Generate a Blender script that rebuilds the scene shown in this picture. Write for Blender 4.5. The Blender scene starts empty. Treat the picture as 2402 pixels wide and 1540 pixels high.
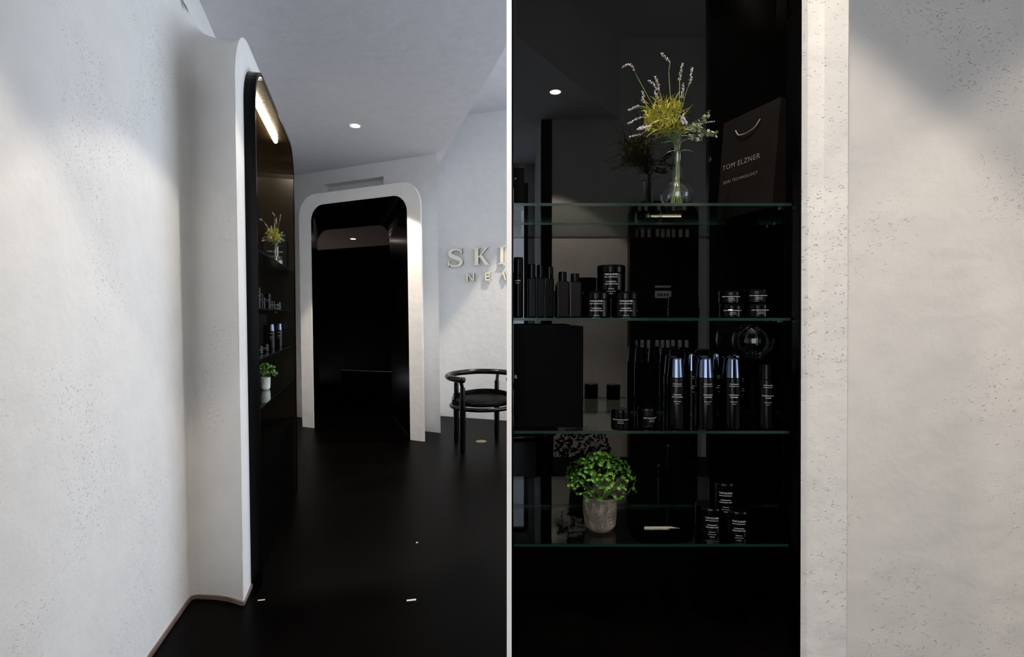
import bpy, bmesh, math, random
from mathutils import Vector, Matrix
random.seed(7)
PI = math.pi
sc = bpy.context.scene
C = sc.collection

# ------------------------------------------------------------------ camera, world, exposure
EYE = 1.35; FPX = 1200.0; PITCH = math.radians(0.9)
cam = bpy.data.cameras.new('camera'); cam.sensor_fit = 'HORIZONTAL'; cam.sensor_width = 36
cam.lens = 36 * FPX / 2402; cam.shift_y = -11 / 2402; cam.clip_start = 0.02
co = bpy.data.objects.new('camera', cam); C.objects.link(co)
co.location = (0, 0, EYE); co.rotation_euler = (PI / 2 - PITCH, 0, 0); sc.camera = co
vs = sc.view_settings
vs.view_transform = 'Standard'; vs.look = 'None'; vs.gamma = 1; vs.use_curve_mapping = False; vs.exposure = 0.42
w = bpy.data.worlds.new('daylight'); sc.world = w; w.use_nodes = True
bg = w.node_tree.nodes['Background']; bg.inputs[0].default_value = (0.86, 0.925, 1.0, 1); bg.inputs[1].default_value = 2.45
SPOT = 150.0           # power of one ceiling downlight
LOWC, HIGHC = 3.21, 3.98   # soffit and upper ceiling heights

def area(name, loc, rot, sx, sy, energy, color, portal=False):
    l = bpy.data.lights.new(name, 'AREA'); l.shape = 'RECTANGLE'; l.size = sx; l.size_y = sy
    l.energy = energy; l.color = color
    o = bpy.data.objects.new(name, l); C.objects.link(o); o.location = loc; o.rotation_euler = rot
    if portal: l.cycles.is_portal = True
    return o
# the shop window behind the camera lets the daylight in
area('window_portal', (-1.10, -3.49, 1.60), (PI / 2, 0, PI), 2.6, 2.8, 1, (1, 1, 1), portal=True)
# two unseen windows added for fill: right end, and facing the doorway
area('window_portal', (2.99, -1.00, 1.60), (PI / 2, 0, PI / 2), 1.1, 1.7, 1, (1, 1, 1), portal=True)
area('window_portal', (1.89, 3.9, 1.97), (PI / 2, 0, PI / 2), 4.4, 3.75, 1, (1, 1, 1), portal=True)

# ------------------------------------------------------------------ materials
def mat(name, col=(0.5, 0.5, 0.5), rough=0.5, metal=0.0, spec=0.5, ior=1.5, emis=None, estr=0.0):
    m = bpy.data.materials.new(name); m.use_nodes = True
    b = m.node_tree.nodes['Principled BSDF']
    b.inputs['Base Color'].default_value = (*col, 1); b.inputs['Roughness'].default_value = rough
    b.inputs['Metallic'].default_value = metal; b.inputs['Specular IOR Level'].default_value = spec
    b.inputs['IOR'].default_value = ior
    if emis:
        b.inputs['Emission Color'].default_value = (*emis, 1); b.inputs['Emission Strength'].default_value = estr
    return m

def vary(m, c1, c2, scale=6.0, bump=0.0, bscale=60.0):
    nt = m.node_tree; b = nt.nodes['Principled BSDF']
    tc = nt.nodes.new('ShaderNodeTexCoord'); n = nt.nodes.new('ShaderNodeTexNoise'); n.inputs['Scale'].default_value = scale
    n.inputs['Detail'].default_value = 4
    r = nt.nodes.new('ShaderNodeValToRGB'); r.color_ramp.elements[0].color = (*c1, 1); r.color_ramp.elements[1].color = (*c2, 1)
    r.color_ramp.elements[0].position = 0.35; r.color_ramp.elements[1].position = 0.65
    nt.links.new(tc.outputs['Object'], n.inputs['Vector']); nt.links.new(n.outputs['Fac'], r.inputs['Fac'])
    nt.links.new(r.outputs['Color'], b.inputs['Base Color'])
    if bump:
        n2 = nt.nodes.new('ShaderNodeTexNoise'); n2.inputs['Scale'].default_value = bscale; n2.inputs['Detail'].default_value = 6
        bp = nt.nodes.new('ShaderNodeBump'); bp.inputs['Strength'].default_value = bump; bp.inputs['Distance'].default_value = 0.002
        nt.links.new(tc.outputs['Object'], n2.inputs['Vector']); nt.links.new(n2.outputs['Fac'], bp.inputs['Height'])
        nt.links.new(bp.outputs['Normal'], b.inputs['Normal'])
    return m

def plaster(name, col, pits=1.0, smooth=0.25):
    """trowelled lime plaster: faint undulation, and patches of short nicks and ridges"""
    m = mat(name, col, 0.85, spec=0.25); nt = m.node_tree; b = nt.nodes['Principled BSDF']; N = nt.nodes.new; L = nt.links.new
    tc = N('ShaderNodeTexCoord')
    mp = N('ShaderNodeMapping'); mp.inputs['Scale'].default_value = (1.0, 1.0, 1.5); L(tc.outputs['Object'], mp.inputs['Vector'])
    big = N('ShaderNodeTexNoise'); big.inputs['Scale'].default_value = 2.2; big.inputs['Detail'].default_value = 3; L(tc.outputs['Object'], big.inputs['Vector'])
    msk = N('ShaderNodeMapRange'); msk.inputs['From Min'].default_value = 0.47; msk.inputs['From Max'].default_value = 0.62; L(big.outputs['Fac'], msk.inputs['Value'])
    nk = N('ShaderNodeTexNoise'); nk.inputs['Scale'].default_value = 88; nk.inputs['Detail'].default_value = 2.5; nk.inputs['Distortion'].default_value = 1.2; L(mp.outputs['Vector'], nk.inputs['Vector'])
    th = N('ShaderNodeMapRange'); th.inputs['From Min'].default_value = 0.64; th.inputs['From Max'].default_value = 0.72; L(nk.outputs['Fac'], th.inputs['Value'])
    mu = N('ShaderNodeMath'); mu.operation = 'MULTIPLY'; L(th.outputs['Result'], mu.inputs[0]); L(msk.outputs['Result'], mu.inputs[1])
    fine = N('ShaderNodeTexNoise'); fine.inputs['Scale'].default_value = 190; fine.inputs['Detail'].default_value = 4; L(tc.outputs['Object'], fine.inputs['Vector'])
    mid = N('ShaderNodeTexNoise'); mid.inputs['Scale'].default_value = 9; mid.inputs['Detail'].default_value = 5; L(tc.outputs['Object'], mid.inputs['Vector'])
    b1 = N('ShaderNodeBump'); b1.inputs['Strength'].default_value = 0.25 * smooth / 0.25; b1.inputs['Distance'].default_value = 0.0012; L(fine.outputs['Fac'], b1.inputs['Height'])
    b2 = N('ShaderNodeBump'); b2.inputs['Strength'].default_value = 0.5; b2.inputs['Distance'].default_value = 0.012; L(mid.outputs['Fac'], b2.inputs['Height']); L(b1.outputs['Normal'], b2.inputs['Normal'])
    b3 = N('ShaderNodeBump'); b3.inputs['Strength'].default_value = 0.8 * pits; b3.inputs['Distance'].default_value = -0.003; L(mu.outputs['Value'], b3.inputs['Height']); L(b2.outputs['Normal'], b3.inputs['Normal'])
    L(b3.outputs['Normal'], b.inputs['Normal'])
    r = N('ShaderNodeValToRGB'); r.color_ramp.elements[0].color = (*[c * 0.95 for c in col], 1); r.color_ramp.elements[1].color = (*col, 1)
    r.color_ramp.elements[0].position = 0.3; r.color_ramp.elements[1].position = 0.7
    L(mid.outputs['Fac'], r.inputs['Fac']); L(r.outputs['Color'], b.inputs['Base Color'])
    return m

def clear_glass(name, tint, refl=1.0, ior=1.5):
    """thin clear glass: most light goes straight on, the rest is mirrored by the Fresnel law"""
    m = bpy.data.materials.new(name); m.use_nodes = True; nt = m.node_tree; nt.nodes.clear(); N = nt.nodes.new; L = nt.links.new
    out = N('ShaderNodeOutputMaterial'); mx = N('ShaderNodeMixShader'); t = N('ShaderNodeBsdfTransparent'); g = N('ShaderNodeBsdfGlossy')
    lw = N('ShaderNodeLayerWeight'); lw.inputs['Blend'].default_value = 0.5
    pw = N('ShaderNodeMath'); pw.operation = 'POWER'; pw.inputs[1].default_value = 5.0; L(lw.outputs['Facing'], pw.inputs[0])
    r0 = ((ior - 1) / (ior + 1)) ** 2
    f = N('ShaderNodeMath'); f.operation = 'MULTIPLY_ADD'; f.inputs[1].default_value = 1 - r0; f.inputs[2].default_value = r0; L(pw.outputs[0], f.inputs[0])
    t.inputs['Color'].default_value = (*tint, 1); g.inputs['Roughness'].default_value = 0.0; g.inputs['Color'].default_value = (refl, refl, refl, 1)
    L(f.outputs[0], mx.inputs['Fac']); L(t.outputs[0], mx.inputs[1]); L(g.outputs[0], mx.inputs[2]); L(mx.outputs[0], out.inputs[0])
    return m

M = {}
M['plaster'] = plaster('trowelled_plaster', (0.79, 0.775, 0.75), pits=1.15)
M['plaster_smooth'] = plaster('smooth_plaster', (0.79, 0.78, 0.765), pits=0.12)
M['ceiling'] = plaster('ceiling_paint', (0.64, 0.64, 0.665), pits=0.0, smooth=0.2)
M['partition'] = mat('white_lacquered_edge', (0.95, 0.95, 0.95), 0.6)
M['black'] = vary(mat('black_lacquer', (0.001, 0.001, 0.001), 0.22, spec=0.5, ior=1.2), (0.0006, 0.0006, 0.0006), (0.0015, 0.0012, 0.0012), 8)
M['floor'] = vary(mat('black_floor', (0.001, 0.001, 0.001), 0.36, spec=0.3, ior=1.13), (0.0006, 0.0005, 0.0004), (0.0015, 0.0011, 0.0009), 3, 0.15, 30)
M['mirror'] = mat('black_mirror_glass', (0.001, 0.001, 0.001), 0.0, spec=0.5, ior=1.72)
M['bronze'] = mat('dark_bronze_panel', (0.011, 0.0075, 0.004), 0.25, metal=0.0, spec=0.5)
M['glass'] = clear_glass('shelf_glass', (0.90, 0.96, 0.93))
M['glass_edge'] = mat('green_glass_edge', (0.006, 0.024, 0.019), 0.15, spec=0.5)
M['vase_glass'] = clear_glass('vase_glass', (0.97, 0.98, 0.98), ior=1.75)
M['window_glass'] = clear_glass('window_glass', (0.95, 0.97, 1.0))
M['jar_black'] = mat('gloss_black_plastic', (0.0006, 0.0006, 0.0008), 0.10, spec=0.22)
M['matte_black'] = mat('matte_black_card', (0.0008, 0.0008, 0.0008), 0.5, spec=0.5, ior=1.12)
M['print'] = mat('white_print', (0.62, 0.62, 0.60), 0.6)
M['print_silver'] = mat('silver_foil_print', (0.34, 0.32, 0.29), 0.35, metal=0.6)
M['chrome'] = mat('mirror_chrome', (0.17, 0.20, 0.28), 0.04, metal=1.0)
M['brass'] = vary(mat('brushed_brass', (0.95, 0.9, 0.72), 0.35, metal=0.1), (0.97, 0.93, 0.78), (0.93, 0.88, 0.72), 5)
M['gold'] = mat('gold_plate', (0.50, 0.36, 0.13), 0.4, metal=0.3)
M['brass_side'] = mat('shaded_brass_edge', (0.10, 0.075, 0.04), 0.35, metal=0.8)  # letter sides coloured dark for the reflections in their metal; also used on glint strips
M['baseboard'] = vary(mat('brown_skirting', (0.17, 0.11, 0.09), 0.5), (0.14, 0.09, 0.075), (0.24, 0.17, 0.14), 10)
M['lamp'] = mat('lamp_lens', (1, 1, 1), 0.5, emis=(1.0, 0.93, 0.8), estr=14)
M['strip'] = mat('light_strip_lens', (1, 1, 1), 0.5, emis=(1.0, 0.86, 0.60), estr=18)
M['strip_bright'] = mat('bright_strip_lens', (1, 1, 1), 0.5, emis=(1.0, 0.84, 0.58), estr=80)
M['trimwhite'] = mat('lamp_trim', (0.8, 0.8, 0.8), 0.5)
M['bag'] = vary(mat('brown_black_paper', (0.018, 0.013, 0.010), 0.6, spec=0.12), (0.0028, 0.0019, 0.0015), (0.0048, 0.0033, 0.0026), 20, 0.2, 90)
M['lavender'] = vary(mat('lavender_petals', (0.42, 0.32, 0.50), 0.7), (0.42, 0.35, 0.46), (0.74, 0.68, 0.76), 90)
M['yellowleaf'] = vary(mat('yellow_green_leaves', (0.42, 0.40, 0.06), 0.6), (0.30, 0.30, 0.035), (0.60, 0.54, 0.10), 60)
M['paleleaf'] = vary(mat('grey_green_leaves', (0.25, 0.28, 0.18), 0.6), (0.16, 0.19, 0.10), (0.42, 0.45, 0.30), 50)
M['green'] = vary(mat('bright_green_leaves', (0.12, 0.30, 0.02), 0.45), (0.018, 0.07, 0.002), (0.09, 0.23, 0.012), 55)
M['stem'] = mat('green_stems', (0.14, 0.20, 0.06), 0.6)
M['pot'] = vary(mat('grey_stoneware', (0.30, 0.25, 0.20), 0.65), (0.10, 0.08, 0.06), (0.20, 0.165, 0.13), 35, 0.3, 120)
M['pot_white'] = vary(mat('white_stoneware', (0.62, 0.60, 0.57), 0.6), (0.55, 0.53, 0.50), (0.68, 0.66, 0.63), 30)
M['soil'] = mat('dark_soil', (0.02, 0.014, 0.01), 0.9)
M['chair'] = vary(mat('black_wood', (0.002, 0.001, 0.001), 0.2, spec=0.5, ior=1.35), (0.001, 0.0008, 0.0008), (0.003, 0.0015, 0.0013), 15)
M['leather'] = mat('black_leather', (0.001, 0.001, 0.001), 0.5, spec=0.5, ior=1.12)
M['pale'] = mat('pale_plastic', (0.62, 0.63, 0.62), 0.4)
M['dot'] = mat('dark_dot', (0.01, 0.01, 0.01), 0.5)
M['brown_ceiling'] = vary(mat('dim_brown_ceiling', (0.30, 0.19, 0.16), 0.8), (0.28, 0.18, 0.15), (0.32, 0.20, 0.17), 2)
M['winframe'] = mat('window_frame_paint', (0.02, 0.02, 0.02), 0.5)

# ------------------------------------------------------------------ helpers
def obj(name, bm, m, parent=None, smooth=False):
    me = bpy.data.meshes.new(name)
    bm.normal_update(); bm.to_mesh(me); bm.free()
    for mm in (m if isinstance(m, (list, tuple)) else [m]): me.materials.append(mm)
    if smooth:
        for p in me.polygons: p.use_smooth = True
    o = bpy.data.objects.new(name, me); C.objects.link(o)
    if parent: o.parent = parent
    return o

def tag(o, label=None, cat=None, group=None, kind=None):
    if label: o['label'] = label
    if cat: o['category'] = cat
    if group: o['group'] = group
    if kind: o['kind'] = kind
    return o

def thing(name, label, cat, loc=(0, 0, 0), rz=0.0, group=None):
    o = bpy.data.objects.new(name, None); C.objects.link(o); o.empty_display_size = 0.05
    o.location = loc; o.rotation_euler = (0, 0, rz)
    return tag(o, label, cat, group)

def struct(name, bm, m, label=None, smooth=False):
    return tag(obj(name, bm, m, smooth=smooth), label, None, None, 'structure')

def dup(root, loc, rz, label, group=None, scale=None):
    r = root.copy(); C.objects.link(r); r.location = loc; r.rotation_euler = (0, 0, rz); r['label'] = label
    if group: r['group'] = group
    if scale: r.scale = (scale,) * 3
    for ch in list(root.children):
        c = ch.copy(); C.objects.link(c); c.parent = r
        for g in list(ch.children):
            d = g.copy(); C.objects.link(d); d.parent = c
    return r

def box(bm, x0, x1, y0, y1, z0, z1, mi=0):
    vsx = [bm.verts.new(p) for p in ((x0, y0, z0), (x1, y0, z0), (x1, y1, z0), (x0, y1, z0), (x0, y0, z1), (x1, y0, z1), (x1, y1, z1), (x0, y1, z1))]
    for f in ((3, 2, 1, 0), (4, 5, 6, 7), (0, 1, 5, 4), (1, 2, 6, 5), (2, 3, 7, 6), (3, 0, 4, 7)):
        fc = bm.faces.new([vsx[i] for i in f]); fc.material_index = mi
    return vsx

def bev(bm, r=0.002, seg=2):
    bmesh.ops.bevel(bm, geom=list(bm.edges), offset=r, segments=seg, affect='EDGES', profile=0.6)
    return bm

def boxm(x0, x1, y0, y1, z0, z1, b=0.0):
    bm = bmesh.new(); box(bm, x0, x1, y0, y1, z0, z1)
    if b: bev(bm, b)
    return bm

def prism(pts, z0, z1):
    bm = bmesh.new()
    a = [bm.verts.new((p[0], p[1], z0)) for p in pts]; b = [bm.verts.new((p[0], p[1], z1)) for p in pts]
    n = len(pts)
    bm.faces.new(a[::-1]); bm.faces.new(b)
    for i in range(n): bm.faces.new((a[i], a[(i + 1) % n], b[(i + 1) % n], b[i]))
    return bm

def slabwall(p, q, z0, z1, t):
    """upright slab from p to q, thickness t to the left-hand side of p->q"""
    p = Vector(p); q = Vector(q); d = (q - p).normalized(); n = Vector((-d.y, d.x)) * t
    return prism([p, q, q + n, p + n], z0, z1)

def lathe(prof, seg=32, bm=None, cx=0, cy=0):
    bm = bm or bmesh.new(); rings = []
    for r, z in prof:
        if r < 1e-6: rings.append([bm.verts.new((cx, cy, z))])
        else: rings.append([bm.verts.new((cx + r * math.cos(2 * PI * i / seg), cy + r * math.sin(2 * PI * i / seg), z)) for i in range(seg)])
    for A, B in zip(rings, rings[1:]):
        for i in range(seg):
            j = (i + 1) % seg
            if len(A) == 1 and len(B) == 1: continue
            if len(A) == 1: bm.faces.new((A[0], B[j], B[i]))
            elif len(B) == 1: bm.faces.new((A[i], A[j], B[0]))
            else: bm.faces.new((A[i], A[j], B[j], B[i]))
    return bm

def tube(pts, rad, seg=10, bm=None, cap=True):
    bm = bm or bmesh.new(); pts = [Vector(p) for p in pts]; rings = []
    n = len(pts); up = Vector((0, 0, 1))
    for i, p in enumerate(pts):
        t = (pts[min(i + 1, n - 1)] - pts[max(i - 1, 0)]).normalized()
        a = t.cross(up)
        if a.length < 1e-3: a = t.cross(Vector((1, 0, 0)))
        a.normalize(); b = t.cross(a).normalized()
        r = rad[i] if isinstance(rad, (list, tuple)) else rad
        rings.append([bm.verts.new(p + (a * math.cos(2 * PI * k / seg) + b * math.sin(2 * PI * k / seg)) * r) for k in range(seg)])
    for A, B in zip(rings, rings[1:]):
        for k in range(seg): bm.faces.new((A[k], A[(k + 1) % seg], B[(k + 1) % seg], B[k]))
    if cap: bm.faces.new(rings[0][::-1]); bm.faces.new(rings[-1])
    return bm

def smoothpath(pts, n=8):
    P = [Vector(p) for p in pts]; P = [P[0] * 2 - P[1]] + P + [P[-1] * 2 - P[-2]]; out = []
    for i in range(1, len(P) - 2):
        for k in range(n):
            t = k / n; a, b, c, d = P[i - 1:i + 3]
            out.append(0.5 * ((2 * b) + (c - a) * t + (2 * a - 5 * b + 4 * c - d) * t * t + (3 * b - a - 3 * c + d) * t ** 3))
    out.append(P[-2]); return out

def text_bm(lines, size, gap=1.35, extrude=0.0, spacing=1.0, align='CENTER'):
    """a block of lettering in the xz plane, centred on the origin, facing -y"""
    bm = bmesh.new()
    for k, ln in enumerate(lines):
        s, tx = ln if isinstance(ln, tuple) else (1.0, ln)
        cu = bpy.data.curves.new('lettering', 'FONT'); cu.body = tx; cu.size = size * s; cu.align_x = align; cu.extrude = extrude
        cu.space_character = spacing; cu.resolution_u = 2
        o = bpy.data.objects.new('lettering', cu); C.objects.link(o)
        dg = bpy.context.evaluated_depsgraph_get(); me = bpy.data.meshes.new_from_object(o.evaluated_get(dg))
        me.transform(Matrix.Translation((0, 0, -k * size * gap)) @ Matrix.Rotation(PI / 2, 4, 'X'))
        bm.from_mesh(me); bpy.data.objects.remove(o); bpy.data.curves.remove(cu); bpy.data.meshes.remove(me)
    return bm

def wrap(bm, r, z, ang=-PI / 2):
    """bend lettering in the xz plane round an upright cylinder of radius r"""
    for v in bm.verts:
        a = ang + v.co.x / r; rr = r + 0.0004 - v.co.y
        v.co = Vector((rr * math.cos(a), rr * math.sin(a), v.co.z + z))
    return bm

# camera ray helpers: where a point of the photograph lies on a level plane or at a distance
def ray(px, py):
    X = (px - 1201) / FPX; Y = -(py - 759) / FPX
    v = Vector((X, math.cos(PITCH) + Y * math.sin(PITCH), -math.sin(PITCH) + Y * math.cos(PITCH)))
    return v / v.y
def at(px, py, d): return ray(px, py) * d + Vector((0, 0, EYE))
def onz(px, py, z):
    r = ray(px, py); return r * ((z - EYE) / r.z) + Vector((0, 0, EYE))

# ------------------------------------------------------------------ the room shell
# display unit on the left: coordinates a (along it), z (up), off (towards the room)
LE = Vector((-1.255, 2.376)); LU = Vector((-0.279, 0.960)); LN = Vector((0.960, 0.279))
def LW(a, z, off=0.0, lean=0.035):
    p = LE + LU * (a - lean * z) + LN * off
    return Vector((p.x, p.y, z))
AO = Vector((-2.562, 6.215)); AU = Vector((0.9093, -0.4161)); AN = Vector((-0.4161, -0.9093))
def AW(x, z, off=0.0):
    p = AO + AU * (x - 0.014 * z) + AN * off
    return Vector((p.x, p.y, z))
TO = Vector((-0.954, 6.878)); TU = Vector((0.9454, -0.3258)); TN = Vector((-0.3258, -0.9454))
def TW(x, z, off=0.0):
    p = TO + TU * x + TN * off
    return Vector((p.x, p.y, z))

struct('floor', boxm(-4.2, 3.2, -3.8, 10.4, -0.1, 0.0), M['floor'], 'black floor with a soft sheen')

# ceilings: a low soffit on the left, the upper ceiling on the right
SOF = [(-1.10, 6.97), (-0.99, 6.62), (-0.032, 3.53), (0.03, -0.55), (1.02, -2.0)]
bm = prism([(-4.2, 10.2), (-1.3, 10.2), (-1.10, 6.97)] + SOF[1:] + [(1.02, -3.8), (-4.2, -3.8)], LOWC, HIGHC)
struct('ceiling_soffit', bm, M['ceiling'], 'lower grey ceiling over the passage')
struct('ceiling', boxm(-4.2, 3.2, -3.8, 10.4, HIGHC, HIGHC + 0.1), M['ceiling'], 'upper ceiling above the lettered wall')

def rrect(a0, a1, zt, r, n=10, z0=0.0, side=14):
    """open outline: up the near side, round the corner, along the top, round, down the far side"""
    pts = []; w = []
    for i in range(side): pts.append((a0, z0 + (zt - r - z0) * i / side)); w.append(0.0)
    for i in range(n + 1):
        t = PI - (PI / 2) * i / n; pts.append((a0 + r + r * math.cos(t), zt - r + r * math.sin(t))); w.append(i / n)
    for i in range(1, side): pts.append((a0 + r + (a1 - a0 - 2 * r) * i / side, zt)); w.append(1.0)
    for i in range(n + 1):
        t = PI / 2 - (PI / 2) * i / n; pts.append((a1 - r + r * math.cos(t), zt - r + r * math.sin(t))); w.append(1 - i / n)
    for i in range(1, side + 1): pts.append((a1, z0 + (zt - r - z0) * (side - i) / side)); w.append(0.0)
    return pts, w

def loft(bm, rings, mi=0):
    vr = [[bm.verts.new(p) for p in r] for r in rings]
    for A, B in zip(vr, vr[1:]):
        for i in range(len(A) - 1):
            f = bm.faces.new((A[i], A[i + 1], B[i + 1], B[i])); f.material_index = mi
    return vr

# sculpted plaster wall with the niche: face band, curved return and the long wall running back past the camera
FR = dict(a0=0.155, a1=1.60, zt=2.585, r=0.22)
bm = bmesh.new()
prof_side = [(0.0, -0.004), (-0.004, -0.010), (-0.03, -0.04), (-0.06, -0.08), (-0.088, -0.13), (-0.108, -0.18), (-0.122, -0.218), (-0.125, -0.240), (-0.114, -0.253), (-0.092, -0.258), (0.02, -0.263), (0.30, -0.276)]
prof_top = [(0.0, -0.004), (-0.004, -0.012), (0.0, -0.07), (0.01, -0.12), (0.025, -0.16), (0.045, -0.195), (0.065, -0.224), (0.085, -0.243), (0.10, -0.254), (0.115, -0.264), (0.13, -0.271), (0.14, -0.276)]
A0, A1, ZT, RR = -0.005, 1.95, 2.70, 0.30
rings = []
inner, _ = rrect(FR['a0'] + 0.01, FR['a1'] - 0.01, FR['zt'] - 0.01, FR['r'] - 0.01)
rings.append([LW(a, z, 0.0) for a, z in inner])
ri, _ = rrect(A0 + 0.005, A1 - 0.005, ZT - 0.005, RR - 0.005)
rings.append([LW(a, z, 0.0) for a, z in ri])
for kk, ((ds, off), (dt, _o)) in enumerate(zip(prof_side, prof_top)):
    ln_ = 0.035 * max(0.0, 1 - kk / 6.5)
    base, wt = rrect(A0, A1, ZT, RR)
    ring = []
    cx0, cx1, cz = A0 + RR, A1 - RR, ZT - RR
    for (a, z), w_ in zip(base, wt):
        dlt = ds + (dt - ds) * (w_ ** 1.0)
        dx = -1 if a < cx0 - 1e-6 and z <= cz + 1e-6 else (1 if a > cx1 + 1e-6 and z <= cz + 1e-6 else 0)
        if z > cz + 1e-6:
            ccx = min(max(a, cx0), cx1); v = Vector((a - ccx, z - cz)).normalized()
            ring.append(LW(a + v.x * dlt, z + v.y * dlt, off, ln_))
        else: ring.append(LW(a + dx * dlt, z, off, ln_))
    rings.append(ring)
LIP = 2.845
outer = []
base, wt = rrect(A0, A1, ZT, RR)
NEAR = -1.5
for i, (a, z) in enumerate(base):
    if z <= ZT - RR + 1e-6: outer.append(LW(NEAR if a < 1 else 2.3, z, -0.276, 0.0))
    elif a < A0 + RR - 1e-6:
        k = (i - 14) / 10.0; outer.append(LW(NEAR + (A0 + RR - NEAR) * k, ZT - RR + (LIP - ZT + RR) * min(1, k * 3), -0.276, 0.0))
    elif a > A1 - RR + 1e-6:
        k = (A1 - a) / RR; outer.append(LW(2.3 + (A1 - RR - 2.3) * k, ZT - RR + (LIP - ZT + RR) * min(1, k * 3), -0.276, 0.0))
    else: outer.append(LW(a, LIP, -0.276, 0.0))
rings.append(outer)
loft(bm, rings)
# ledge behind the lip
q = [bm.verts.new(p) for p in (LW(NEAR, LIP, -0.276, 0.0), LW(2.3, LIP, -0.276, 0.0), LW(2.3, LIP, -0.62, 0.0), LW(NEAR, LIP, -0.62, 0.0))]
bm.faces.new(q)
bmesh.ops.remove_doubles(bm, verts=bm.verts, dist=0.0005)
struct('wall_left', bm, M['plaster'], 'white trowelled plaster wall curving out round the niche', smooth=True)

# upper wall set back over the ledge, side and rear walls that close the room behind the camera
struct('wall_left_upper', slabwall((-1.30, 1.45), (-3.36, 7.49), 0, LOWC, 0.1), M['plaster_smooth'], 'upper white wall set back above the sculpted ledge')
pn = LW(NEAR, 0, -0.276)
struct('wall_side', slabwall((pn.x, pn.y), (-3.6, pn.y), 0, LOWC, -0.1), M['plaster'])
struct('wall_far_left', boxm(-3.7, -3.6, -3.6, pn.y + 0.1, 0, LOWC), M['plaster'])
bm = bmesh.new()
WX0, WX1, WZ0, WZ1 = -2.4, 0.20, 0.2, 3.0
for b_ in ((-3.7, WX0, 0, LOWC), (WX1, 0.3, 0, LOWC), (WX0, WX1, 0, WZ0), (WX0, WX1, WZ1, LOWC)): box(bm, b_[0], b_[1], -3.6, -3.5, b_[2], b_[3])
struct('wall_rear', bm, M['plaster'])
bm = bmesh.new()
for b_ in ((WX0, WX1, WZ0, WZ0 + 0.05), (WX0, WX1, WZ1 - 0.05, WZ1), (WX0, WX0 + 0.05, WZ0 + 0.05, WZ1 - 0.05), (WX1 - 0.05, WX1, WZ0 + 0.05, WZ1 - 0.05), (-1.18, -1.12, WZ0 + 0.05, WZ1 - 0.05)): box(bm, b_[0], b_[1], -3.58, -3.52, b_[2], b_[3])
wf = struct('window_1', bm, M['winframe'], 'shop window with bluish daylight')
obj('pane', boxm(WX0 + 0.05, WX1 - 0.05, -3.553, -3.550, WZ0 + 0.05, WZ1 - 0.05), M['window_glass'], wf)
struct('wall_passage', boxm(0.28, 0.38, -3.6, -2.0, 0, LOWC), M['plaster'])
struct('wall_opposite', boxm(0.28, 3.1, -2.1, -2.0, 0, HIGHC), M['plaster_smooth'], 'white wall opposite the display unit, seen in its mirror')

# right-hand wall beside the display unit, the unit's plaster band and its closed back
def rl(x, z): return x - 0.0066 * (z - 1.3)
struct('wall_right', boxm(-0.012, 3.0, 1.45, 1.60, 0, HIGHC), M['plaster'], 'pale grey plaster wall beside the shelving')
UT = 2.78
bm = bmesh.new()
sec = [(0.6575, 1.19), (0.6575, 1.180), (0.662, 1.176), (0.70, 1.171), (0.712, 1.168), (0.766, 1.168), (0.7705, 1.172), (0.79, 1.30), (0.80, 1.448)]
rr_ = []
for z in (0.0, 0.6, 1.2, 1.8, 2.4, UT):
    rr_.append([(rl(x, z), y, z) for x, y in sec])
loft(bm, rr_)
bm.faces.new([bm.verts.new((rl(x, UT), y, UT)) for x, y in sec] + [bm.verts.new((0.655, 1.448, UT))])
box(bm, -0.012, 0.66, 1.168, 1.448, 2.62, UT)
struct('wall_right_band', bm, M['plaster'], 'bright white plaster band framing the shelving')
struct('trim_1', boxm(-0.0118, -0.0010, 1.15, 1.449, 0, UT), M['partition'], 'thin white upright panel in place of the divider between the two views')  # stands in for the white divider between the two views

# --- right display niche: black lining, mirror back, shelves
nl = bmesh.new()
lv = []
for z in (0.0, 2.62): lv.append([(rl(0.657, z), 1.162, z), (rl(0.652, z), 1.162, z), (rl(0.652, z), 1.19, z), (0.770, 1.447, z)])
loft(nl, lv)
nl.faces.new([nl.verts.new(p) for p in ((-0.001, 1.16, 2.60), (0.655, 1.16, 2.60), (0.772, 1.447, 2.60), (-0.001, 1.447, 2.60))])
box(nl, -0.0008, 0.003, 1.152, 1.445, 0, 2.60)
_c = [(0.0035, 1.17), (0.651, 1.17), (0.765, 1.44), (0.0035, 1.44)]
_a = [nl.verts.new((x, y, 0)) for x, y in _c]; _b = [nl.verts.new((x, y, 0.56)) for x, y in _c]; nl.faces.new(_b)
for i in range(4): nl.faces.new((_a[i], _a[(i + 1) % 4], _b[(i + 1) % 4], _b[i]))
box(nl, 0.0035, 0.767, 1.4405, 1.447, 0.0, 0.80)
niche_r = thing('shelving_niche', 'tall black niche with a mirrored back and glass shelves', 'shelving', (0.33, 1.3, 0))
def adopt(o, root):
    o.parent = root; o.matrix_parent_inverse = Matrix.Translation(-Vector(root.location)); return o
def adoptm(o, root):
    o.data.transform(Matrix.Translation(-Vector(root.location))); o.parent = root; return o
adoptm(obj('lining', nl, M['black']), niche_r)
adoptm(obj('mirror_panel', boxm(0.0035, 0.7665, 1.4405, 1.447, 0.80, 2.595), M['mirror']), niche_r)
adoptm(obj('light_strip', boxm(0.02, 0.60, 1.20, 1.22, 2.585, 2.598), M['strip']), niche_r)
SZ = [1.611, 1.345, 1.0815, 0.816]
ROWN = ['uppermost', 'second highest', 'third highest', 'lowest']
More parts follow.
